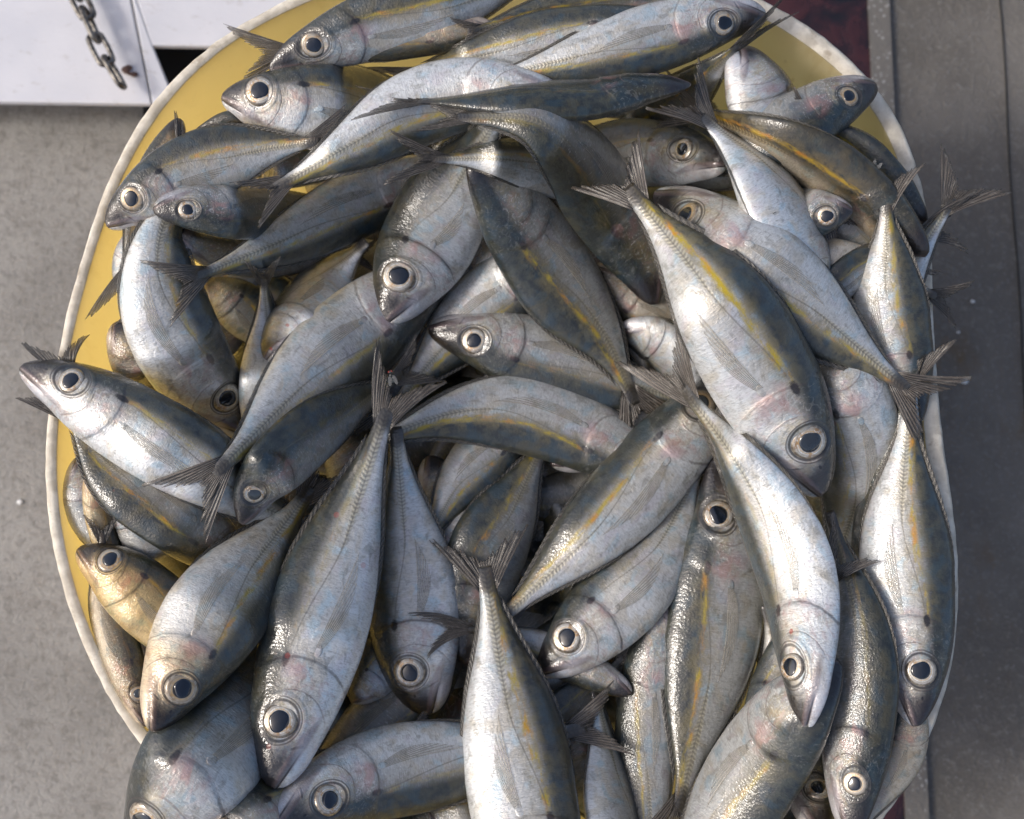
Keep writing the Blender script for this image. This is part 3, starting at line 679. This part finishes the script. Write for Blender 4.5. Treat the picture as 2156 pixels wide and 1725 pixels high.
# --- left
F_('fish with bluish white belly and head down at left', [(520,918),(450,830),(380,730),(335,620),(335,500),(390,380)], 98, -1, -4, tone=.1, warm=0.03)
F_('fish with dark closed mouth low against the upper left yellow wall', [(226,478),(290,425),(390,365),(510,325),(650,300)], 78, 1, 0, tone=.38, warm=.1)
F_('dark wet head with blue glints on its snout at the left', [(322,440),(400,440),(500,450),(620,440),(740,430)], 58, -1, 16, tone=.9, stripe=.2)
F_('fish with bluish belly and tail pointing left above the tail of it', [(985,350),(870,385),(740,435),(600,505),(435,574)], 74, 1, 0, tone=.22, tl=1.85, spread=28, stripe=.9, troll=10)
F_('fish with smooth white back curving down to a dark left tail at top middle', [(1210,215),(1090,200),(980,200),(860,235),(740,305),(605,382)], 84, 1, 0, tone=.14, tl=1.4, spread=20, stripe=1, pec=False)
F_('small bluish fish standing tail up in the hollow at left', [(560,960),(558,840),(562,730),(556,598)], 54, -1, -10, tone=.0, stripe=.2, tl=1.2, pec=False)
F_('bluish white belly with red streak pointing up in the left hollow', [(560,760),(620,690),(690,600),(760,520)], 70, 1, -45, tone=.0, stripe=0, blood=.6, eye=False, tail=False)
F_('olive fish bowed beneath the big left head, back to the yellow wall', [(540,1210),(440,1140),(330,1060),(230,985),(150,880)], 78, 1, 14, tone=.6, warm=.15, stripe=1, blood=.2)
F_('forked tail whose two lobes rise behind the left rim head', [(330,1010),(270,930),(205,850),(150,785)], 40, 1, 0, tone=.6, warm=.3, tl=2.5, spread=38, tdir=-38, eye=False)
F_('big head jutting over the left rim with a blunt jaw', [(42,775),(140,812),(270,885),(400,965),(540,1060),(660,1110)], 90, 1, 0, tone=.16, stripe=.8, blood=.15)
F_('small head, yellow tub light painted on, facing left at the lower left wall', [(162,1158),(240,1200),(330,1275),(420,1360),(520,1440)], 78, 1, 0, tone=.35, warm=.85)  # warm puts yellow light from the tub wall into the skin colour
F_('large fish with grey gill cover running off the bottom left corner', [(285,1800),(368,1672),(455,1560),(550,1445),(680,1290)], 128, 1, 0, tone=.34, stripe=.35)
F_('silver fish head down with yellow tub light painted on its face and lifted fin at lower left', [(318,1540),(375,1430),(450,1300),(540,1180),(640,1050)], 106, -1, 0, tone=.08, warm=.12, stripe=1, pecd=0, gold=.55)  # gold colours the head as if lit through the tub plastic
# --- middle
F_('fish with yellow line and tail fanned low left of the middle head', [(1200,500),(1090,590),(980,685),(900,770),(842,845)], 78, 1, 0, tone=.4, stripe=1, tl=2.2, spread=18, eye=False)
F_('dark fish with yellow fleck in the gap below the curved middle fish', [(1120,860),(1040,940),(960,1030),(905,1130)], 66, 1, 0, tone=.45, stripe=1, eye=False, tail=False)
F_('dark-backed fish heading down under the bottom middle tail', [(985,1400),(985,1290),(1020,1170),(1080,1060),(1140,940)], 84, 1, 14, tone=.7, eye=False)
F_('long silver fish from the middle down to its tail at the left', [(945,560),(840,635),(720,735),(600,850),(475,975)], 102, 1, 0, tone=.28, tl=1.7, spread=26, stripe=.7)
F_('large grey-mauve head pointing down with big eye at upper middle', [(815,680),(860,575),(925,455),(985,350),(1050,240)], 104, 1, 0, tone=.33, stripe=.1, pecd=-4, tail=False)
F_('dark head with copper-rimmed eye under the crossing tails at left', [(510,1104),(545,1020),(620,940),(720,870),(830,800)], 68, 1, 26, tone=.85, stripe=.1, pec=False)
F_('head facing left with big round eye in the middle of the heap', [(902,690),(1010,715),(1150,755),(1300,805),(1460,850)], 80, -1, 12, tone=.5, stripe=.3)
F_('steel-grey fish hanging tail down at the centre with a wet glint', [(990,325),(1040,400),(1110,500),(1190,610),(1270,715),(1325,822)], 90, -1, 20, tone=.62, stripe=.9, tl=1.45, spread=34, eye=False)
F_('olive fish stub with a forked tail pointing left near the top middle', [(1370,450),(1270,390),(1160,352),(1050,335),(935,335)], 60, -1, 0, tone=.25, tl=2.2, spread=20, eye=False, stripe=.7, tdir=6)
F_('long thin fish seen from its black back lying across the top', [(1455,178),(1360,188),(1240,210),(1080,212),(900,214)], 44, 1, 62, tone=1.0, stripe=.1, tl=2.4, spread=20, troll=62, eye=False, pec=False)
F_('bent dark fish arching over the middle with gold gill cover', [(1385,640),(1345,545),(1275,430),(1210,330),(1120,258),(985,248)], 84, 1, 20, tone=.9, stripe=.3, tl=1.4, spread=16, troll=50, eye=False)
F_('curved fish with an orange band lying under the middle head', [(1430,1060),(1310,965),(1205,908),(1070,870),(940,878),(800,925)], 84, 1, 12, tone=.30, stripe=1, eye=False, tail=False)
F_('fish with silver gill plate standing head down beside the pale flank', [(905,1505),(878,1395),(868,1250),(852,1100),(835,930)], 104, 1, -4, tone=.04, warm=0.02, stripe=.1, tail=False)
F_('slim forked tail lying across the silver gill plate at lower middle', [(1330,1460),(1210,1400),(1100,1350),(995,1326)], 44, 1, 0, tone=.6, tl=2.9, spread=20, tdir=38, eye=False, pec=False)
F_('big round-eyed head low in the centre pointing down left', [(1135,1420),(1210,1350),(1310,1250),(1400,1130),(1465,990)], 96, 1, -4, tone=.18, stripe=.2)
F_('silver fish with lime line lying head up right in the middle', [(1565,775),(1480,865),(1395,960),(1310,1060),(1200,1170),(1072,1288)], 92, -1, 0, tone=.12, stripe=1, tail=False, blood=.3)
# --- right
F_('fish upright behind the right rim with a two-pointed tail at top', [(1925,900),(1885,740),(1868,610),(1868,530),(1865,440)], 84, -1, 6, tone=.3, tl=1.45, tdir=14, spread=30, stripe=.8, eye=False)
F_('pale fish standing head up right of the long orange striped fish', [(1700,690),(1770,800),(1805,930),(1800,1060),(1745,1220)], 88, -1, 0, tone=.32, stripe=.8, eye=False, tail=False, blood=.2)
F_('small forked tail crossing the right rim above a larger tail', [(1800,1250),(1850,1100),(1895,950),(1925,800)], 60, 1, 0, tone=.45, tl=1.9, spread=29, eye=False, pec=False)
F_('wet dark-backed fish with orange line and upright eye at right middle', [(1508,960),(1520,1090),(1510,1250),(1485,1430),(1435,1680)], 98, -1, 14, tone=.42, stripe=1, blood=1.0)
F_('tall silver fish along the right rim, head and eye at the bottom', [(1925,1530),(1925,1400),(1910,1240),(1900,1080),(1912,870)], 96, -1, 2, tone=.16, stripe=1, tail=False)
F_('fish from eye at upper middle sloping to a tail over the right rim', [(1378,405),(1490,475),(1620,580),(1750,690),(1885,800)], 98, -1, 10, tone=.3, stripe=.9, tl=1.6, tdir=-8, spread=30)
F_('red-eyed head at the bottom right corner of the heap', [(1728,1765),(1706,1650),(1665,1500),(1620,1300)], 84, -1, 0, tone=.6, warm=.1, blood=.6, stripe=.2, pec=False, tail=False)
F_('dark olive fish head down beside the large right head', [(1790,1760),(1800,1620),(1812,1450),(1805,1290),(1755,1110)], 76, -1, 16, tone=.9, stripe=.3, pec=False, tail=False)
F_('loose dark tail lobe sticking out right of the pale blue fish', [(1570,1560),(1630,1440),(1690,1330),(1742,1230)], 50, 1, 0, tone=.7, tl=2.5, spread=26, tdir=-16, eye=False, pec=False)
F_('fish with rippled blue flank running off the bottom right', [(1765,1390),(1680,1500),(1590,1620),(1500,1750),(1400,1900)], 100, 1, 24, tone=.6, stripe=.6, eye=False, tail=False)
F_('long silver fish with a vivid orange stripe and big eye right of centre', [(1728,1045),(1672,910),(1575,740),(1465,575),(1345,425)], 122, -1, 0, tone=.14, warm=0.02, stripe=1.3, tl=1.15, spread=29, pecd=-6)
# --- foreground
F_('fish facing left at the bottom edge with an amber-rimmed eye', [(575,1745),(690,1672),(830,1625),(1000,1590),(1200,1540)], 96, -1, 4, tone=.26, stripe=.4)
F_('largest silver fish left of centre, head at bottom and tail upright', [(578,1660),(612,1500),(670,1310),(730,1130),(806,892)], 114, 1, 0, tone=.04, stripe=.35, blood=.35, tl=1.45, spread=23, tdir=-16, pecd=-4)
F_('tapering silver fish at the bottom centre, tail up and head out of frame', [(1175,2000),(1135,1820),(1095,1620),(1060,1440),(1026,1235)], 118, -1, 0, tone=.04, stripe=1.3, tl=1.25, spread=36, eye=False)
F_('pale blue-white fish belly up right of centre, snout down', [(1695,1540),(1695,1410),(1680,1240),(1625,1080),(1545,950),(1460,845)], 84, 1, -26, tone=-.12, stripe=.3, blood=.6, tl=2.0, spread=24, tdir=-9)
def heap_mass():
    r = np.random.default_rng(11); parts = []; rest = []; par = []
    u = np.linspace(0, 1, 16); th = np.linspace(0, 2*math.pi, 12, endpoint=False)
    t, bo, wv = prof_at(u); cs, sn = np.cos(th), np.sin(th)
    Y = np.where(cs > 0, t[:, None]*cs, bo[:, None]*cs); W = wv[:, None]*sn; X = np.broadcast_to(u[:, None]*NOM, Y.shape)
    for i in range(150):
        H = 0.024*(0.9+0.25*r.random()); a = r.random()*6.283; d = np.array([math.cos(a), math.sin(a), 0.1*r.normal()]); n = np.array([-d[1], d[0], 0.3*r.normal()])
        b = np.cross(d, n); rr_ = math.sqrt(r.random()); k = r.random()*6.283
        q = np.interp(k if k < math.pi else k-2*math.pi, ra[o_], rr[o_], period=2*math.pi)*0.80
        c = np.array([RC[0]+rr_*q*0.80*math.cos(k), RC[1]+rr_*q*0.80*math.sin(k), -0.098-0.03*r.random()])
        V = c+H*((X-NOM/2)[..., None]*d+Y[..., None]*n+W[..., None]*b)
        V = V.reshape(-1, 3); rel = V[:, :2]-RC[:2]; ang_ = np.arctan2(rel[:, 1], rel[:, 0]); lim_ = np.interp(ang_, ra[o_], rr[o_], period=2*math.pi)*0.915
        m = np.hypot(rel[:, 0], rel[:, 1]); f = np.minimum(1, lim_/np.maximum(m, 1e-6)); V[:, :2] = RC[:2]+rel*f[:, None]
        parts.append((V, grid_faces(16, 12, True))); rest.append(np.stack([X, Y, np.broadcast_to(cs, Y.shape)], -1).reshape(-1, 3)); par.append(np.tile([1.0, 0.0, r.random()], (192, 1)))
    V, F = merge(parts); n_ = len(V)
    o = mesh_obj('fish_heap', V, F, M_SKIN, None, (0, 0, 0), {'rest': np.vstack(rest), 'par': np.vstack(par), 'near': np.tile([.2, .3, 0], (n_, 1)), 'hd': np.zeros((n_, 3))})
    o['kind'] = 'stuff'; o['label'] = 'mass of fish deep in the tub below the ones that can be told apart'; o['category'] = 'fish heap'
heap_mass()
for a, k in exec_list: fish(*a, **k)

# ------------------------------------------------------------------ floor, bench, chain
def floor_mat(name, dark):
    g = NT(name); tc = g.n('ShaderNodeTexCoord', 3)
    n = g.noise(tc, 9, 5, 0.6); n2 = g.noise(tc, 160, 5, 0.7); n3 = g.noise(tc, 420, 3, 0.7); n4 = g.noise(tc, 40, 4, 0.6)
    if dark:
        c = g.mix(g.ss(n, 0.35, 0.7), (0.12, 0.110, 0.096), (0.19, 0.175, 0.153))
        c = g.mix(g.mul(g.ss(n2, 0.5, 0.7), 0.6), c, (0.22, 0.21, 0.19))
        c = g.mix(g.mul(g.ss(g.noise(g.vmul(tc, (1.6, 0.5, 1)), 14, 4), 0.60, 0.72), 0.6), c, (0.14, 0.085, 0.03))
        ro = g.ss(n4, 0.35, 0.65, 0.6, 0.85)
    else:
        c = g.mix(g.ss(n, 0.3, 0.7), (0.25, 0.242, 0.225), (0.345, 0.335, 0.312))
        c = g.mix(g.mul(g.ss(n4, 0.45, 0.7), 0.3), c, (0.16, 0.145, 0.125))
        c = g.mix(g.mul(g.ss(n2, 0.48, 0.62), 0.45), c, (0.15, 0.145, 0.13))
        c = g.mix(g.mul(g.ss(n3, 0.45, 0.30), 0.5), c, (0.45, 0.43, 0.40))
        ro = 0.85
    c = g.mix(g.mul(g.ss(n3, 0.55, 0.75), 0.5), c, g.mix(0.5, c, (0.5, 0.5, 0.5)))
    return g.set(Base_Color=c, Roughness=ro, Normal=g.bump(g.add(n2, n3), 0.6, 0.0025))
ZF = -0.30
def slab(name, pts, z, mat, kind='structure', thick=0.05):
    n = len(pts); V = [(x, y, z) for x, y in pts]+[(x, y, z-thick) for x, y in pts]
    F = [list(range(n)), list(range(n, 2*n))[::-1]]+[[i, i+n, (i+1) % n+n, (i+1) % n][::-1] for i in range(n)]
    o = mesh_obj(name, V, F, mat, smooth=False)
    if kind: o['kind'] = kind
    return o
xs = 0.10
slab('floor', [(-6, -6), (xs, -6), (xs, 6), (-6, 6)], ZF, floor_mat('pale_cement', False))
P1 = on_plane(1832, 0, ZF); P2 = on_plane(1846, 170, ZF)
sx = float((P1[0]+P2[0])/2)
slab('pavement', [(xs+0.002, -6), (6, -6), (6, 6), (xs+0.002, 6)], ZF-0.001, floor_mat('dark_concrete', True))  # right-hand floor, coloured darker than the left
# red stained wet strip beyond the tub, kept left of a pale gritty joint
def wet_mat():
    g = NT('red_stained_wet_strip'); tc = g.n('ShaderNodeTexCoord', 3); n = g.noise(tc, 22, 5, 0.6, 1.2); n2 = g.noise(tc, 120, 4, 0.7)
    c = g.mix(g.ss(n, 0.35, 0.65), (0.008, 0.007, 0.008), (0.05, 0.012, 0.012)); c = g.mix(g.mul(g.ss(n2, 0.6, 0.75), 0.5), c, (0.14, 0.07, 0.06))
    return g.set(Base_Color=c, Roughness=g.ss(n, 0.3, 0.7, 0.08, 0.4), Coat_Weight=0.6, Coat_Roughness=0.1, Normal=g.bump(g.add(n, g.mul(n2, .3)), 0.8, 0.004))
slab('gutter', [(0.125, -0.30), (sx-0.004, -0.30), (sx-0.004, 0.9), (0.125, 0.9)], ZF+0.003, wet_mat(), thick=0.0025)
def grit_mat():
    g = NT('pale_grit'); tc = g.n('ShaderNodeTexCoord', 3); n2 = g.noise(tc, 260, 4, 0.75); vv = g.voro(tc, 240)
    c = g.mix(g.ss(vv, 0.35, 0.15), (0.15, 0.14, 0.125), (0.36, 0.36, 0.35)); c = g.mix(g.ss(n2, 0.5, 0.6), c, (0.16, 0.148, 0.13))
    return g.set(Base_Color=c, Roughness=0.5, Normal=g.bump(n2, 0.7, 0.002))
slab('floor_joint', [(sx-0.004, -0.9), (sx+0.012, -0.9), (sx+0.012, 0.9), (sx-0.004, 0.9)], ZF+0.0045, grit_mat(), thick=0.004)
# scribed line in the right floor
a = on_plane(2105, 0, ZF); b = on_plane(2150, 700, ZF)
V, F = tube([a+(b-a)*t+np.array([0.0008*math.sin(t*9), 0, 0.0002]) for t in np.linspace(-1, 3, 30)], 0.0006, 6)
g = NT('crack_dirt'); g.set(Base_Color=(0.02, 0.018, 0.016), Roughness=0.9)
o = mesh_obj('floor_groove', V, F, g.m); o['kind'] = 'structure'

# painted metal bench with a square opening
def bench_mat():
    g = NT('scuffed_white_paint'); tc = g.n('ShaderNodeTexCoord', 3)
    n = g.noise(tc, 11, 4); n2 = g.noise(g.vmul(tc, (1, 2.2, 1)), 70, 5, 0.7); n3 = g.noise(tc, 400, 3)
    c = g.mix(g.ss(n, 0.3, 0.7), (0.60, 0.61, 0.65), (0.70, 0.70, 0.73))
    c = g.mix(g.mul(g.ss(n2, 0.56, 0.72), 0.5), c, (0.42, 0.40, 0.38))
    c = g.mix(g.mul(g.ss(g.noise(tc, 38, 5, 0.65), 0.66, 0.74), 0.6), c, (0.36, 0.25, 0.15))
    return g.set(Base_Color=c, Roughness=0.42, Normal=g.bump(g.add(n2, g.mul(n3, .4)), 0.25, 0.001))
MB_ = bench_mat(); ZB = -0.25
def bx(px, py, z=ZB): return on_plane(px, py, z)
bench = thing('metal_bench', 'scuffed white metal bench top with a dark square opening behind the tub', 'bench', tuple(bx(200, 200, ZF)))
def prism(name, pics, z, thick, mat, parent, z_px=None):
    P = [bx(a, b, z) for a, b in pics]; n = len(P)
    if (np.cross(P[1]-P[0], P[2]-P[1]))[2] < 0: P = P[::-1]
    V = np.vstack([P, [q-np.array([0, 0, thick]) for q in P]])
    F = [list(range(n)), list(range(n, 2*n))[::-1]]+[[i, i+n, (i+1) % n+n, (i+1) % n] for i in range(n)]
    o = mesh_obj(name, V, F, mat, parent, np.array(bench.location), smooth=False)
    bv = o.modifiers.new('bevel', 'BEVEL'); bv.width = 0.0012; bv.segments = 2; bv.limit_method = 'ANGLE'
    return o
prism('bench_panel', [(-1400, 196), (318, 219), (262, -60), (150, -900), (-1400, -900)], ZB, 0.006, MB_, bench)
prism('panel_strip', [(322, 231), (372, 234), (322, 98), (262, -78), (268, -60)][:0] or [(321, 219.5), (372, 223), (321, 96), (266, -60)], ZB+0.001, 0.006, MB_, bench)
prism('back_panel', [(320, 96), (900, 103), (900, -900), (156, -900), (267.5, -60)], ZB+0.0005, 0.006, MB_, bench)
# near-black sheet under the bench opening; its colour stands for the shade inside
g = NT('hollow_shade'); g.set(Base_Color=(0.012, 0.012, 0.013), Roughness=0.9)
prism('hollow_floor', [(300, 60), (560, 60), (560, 300), (300, 300)], ZB-0.042, 0.004, g.m, bench)

# chain
def chain():
    g = NT('dull_steel'); tc = g.n('ShaderNodeTexCoord', 3); n = g.noise(tc, 260, 4, 0.6)
    M = g.set(Base_Color=g.mix(g.ss(n, 0.35, 0.65), (0.07, 0.062, 0.055), (0.26, 0.245, 0.22)), Metallic=0.75, Roughness=0.38, Normal=g.bump(n, 0.4, 0.001))
    zc = ZB+0.016
    c0 = bx(200, 60, zc)
    t = thing('steel_chain', 'grey steel chain hanging down over the white metal bench', 'chain', tuple(c0))
    ctr = [(128, -62, 1, 1.0), (148, -30, 0, 1.0), (172, 8, 1, 1.0), (190, 52, 0, 1.15), (212, 104, 1, 1.0), (240, 152, 0, 1.05)]
    for i, (x, y, flat, k) in enumerate(ctr):
        C = bx(x, y, zc)
        a = ctr[max(0, i-1)]; b = ctr[min(len(ctr)-1, i+1)]
        d = bx(b[0], b[1], zc)-bx(a[0], a[1], zc); d /= np.linalg.norm(d)
        s_ = np.cross(d, [0, 0, 1]); s_ /= np.linalg.norm(s_)
        side = s_*0.97+np.array([0, 0, 0.2]) if flat else np.array([0, 0, 1.0])*0.95+s_*0.25
        L_, W_ = 0.0092*k, 0.0052
        pp = []
        for q in np.linspace(0, 2*math.pi, 40, endpoint=False):
            cx = math.copysign(L_, math.cos(q))*min(1, abs(math.cos(q))*2.2)+W_*math.cos(q); pp.append(C+d*cx*0.86+side*W_*math.sin(q))
        V, F = tube(pp, 0.0019, 12, True)
        mesh_obj('link', V, F, M, t, c0)
chain()
# rust splash on bench
def stain():
    g = NT('rust_stain'); n = g.noise(g.n('ShaderNodeTexCoord', 3), 300, 3); g.set(Base_Color=g.mix(n, (0.05, 0.03, 0.025), (0.16, 0.09, 0.07)), Roughness=0.8)
    c = bx(268, 146, ZB+0.0014); r = np.random.default_rng(4); parts = []
    for i in range(9):
        p_ = c+np.array([r.normal()*0.0022, r.normal()*0.0020, 0]); s_ = 0.0007+0.0016*r.random()
        parts.append(ellipsoid(p_, np.diag([s_*1.3, s_, 0.0005]), 6, 9))
    V, F = merge(parts); o = mesh_obj('rust_stain', V, F, g.m, bench, np.array(bench.location))
stain()

# white crumbs on the floor
g = NT('white_crumb'); g.set(Base_Color=(0.7, 0.7, 0.68), Roughness=0.6)
for (x, y, s_, lb) in ((42, 1057, .0022, 'tiny white crumb on the pale floor left of the tub'), (2030, 803, .0026, 'largest white speck on the dark floor right of the tub'), (2048, 635, .0016, 'faint white speck on the dark floor below the overhanging tail'),
                       (2018, 700, .0011, 'smallest white speck on the dark floor by the right rim')):
    C = on_plane(x, y, ZF+0.001); r = np.random.default_rng(x)
    V, F = ellipsoid([0, 0, 0], np.diag([s_, s_*.8, s_*.45]), 8, 10); V = V*(1+0.15*r.normal(size=(len(V), 1)))
    o = mesh_obj('crumb', V+C, F, g.m, None, C); o.location = C; o['label'] = lb; o['category'] = 'crumb'; o['group'] = 'white specks on the floor'

# ------------------------------------------------------------------ flies
def fly(px, py, angd, lb, sc=1.0, eyecol=(0.28, 0.02, 0.015)):
    q = FIELD[gi(px, py)]; C = to_world(px, py, q+0.0014*sc)
    e = 3; up = (CL-C)/np.linalg.norm(CL-C)
    d = np.array([math.cos(R(angd)), -math.sin(R(angd)), 0])@np.diag([1, 1, 1]); d = d-up*(d@up); d /= np.linalg.norm(d); s = np.cross(up, d)
    t = thing('fly', lb, 'fly', tuple(C), 'flies on the fish')
    k = 0.0042*sc
    ax = lambda a, b, c: np.array([d*a*k, s*b*k, up*c*k])
    V, F = merge([ellipsoid(C-d*k*0.62, ax(.62, .40, .36)), ellipsoid(C+d*k*0.12, ax(.42, .36, .36)), ellipsoid(C+d*k*0.62, ax(.2, .30, .26))])
    mesh_obj('body', V, F, M_FLY, t, C)
    for sg in (1, -1):
        V, F = ellipsoid(C+d*k*0.68+s*sg*k*0.2+up*k*.05, ax(.17, .17, .2), 7, 10); mesh_obj('eye', V, F, M_FEYE, t, C)
        w0 = C+d*k*0.1+s*sg*k*0.25+up*k*0.3; w1 = C-d*k*1.45+s*sg*k*0.55+up*k*0.35
        m = (w0+w1)/2; a = (w1-w0)/2; b = np.cross(up, a); b /= np.linalg.norm(b)
        V, F = ellipsoid(m, np.array([a, b*k*.28, up*k*.015]), 8, 12); mesh_obj('wing', V, F, M_WING, t, C)
        for j, f in enumerate((.5, .1, -.35)):
            p0 = C+d*k*f+s*sg*k*.2-up*k*.1; p1 = C+d*k*(f*1.7+.05)+s*sg*k*.75+up*k*.15; p2 = C+d*k*(f*2.3)+s*sg*k*1.05-up*k*.42
            V, F = tube(catmull([p0, p1, p2], 9)[0], k*.035, 5); mesh_obj('leg', V, F, M_FLY, t, C)
g = NT('fly_black'); n = g.noise(g.n('ShaderNodeTexCoord', 3), 900, 3); M_FLY = g.set(Base_Color=g.mix(g.ss(n, .45, .6), (0.012, 0.014, 0.014), (0.08, 0.09, 0.085)), Roughness=0.3, Metallic=0.3)
g = NT('fly_eye'); M_FEYE = g.set(Base_Color=(0.25, 0.02, 0.012), Roughness=0.3)
g = NT('fly_wing'); M_WING = g.set(Base_Color=(0.25, 0.25, 0.24), Roughness=0.25, Alpha=0.35)
fly(1608, 456, 22, 'black fly with red eyes beside the smooth white belly')
fly(1156, 680, 100, 'black fly on the edge of the central hanging fish', .85)
fly(824, 792, 255, 'fly with orange eyes at the base of the upright tail', .8)
fly(1840, 358, 120, 'small fly high on the fish behind the cream wall', .75)
SC.cycles.samples = 96
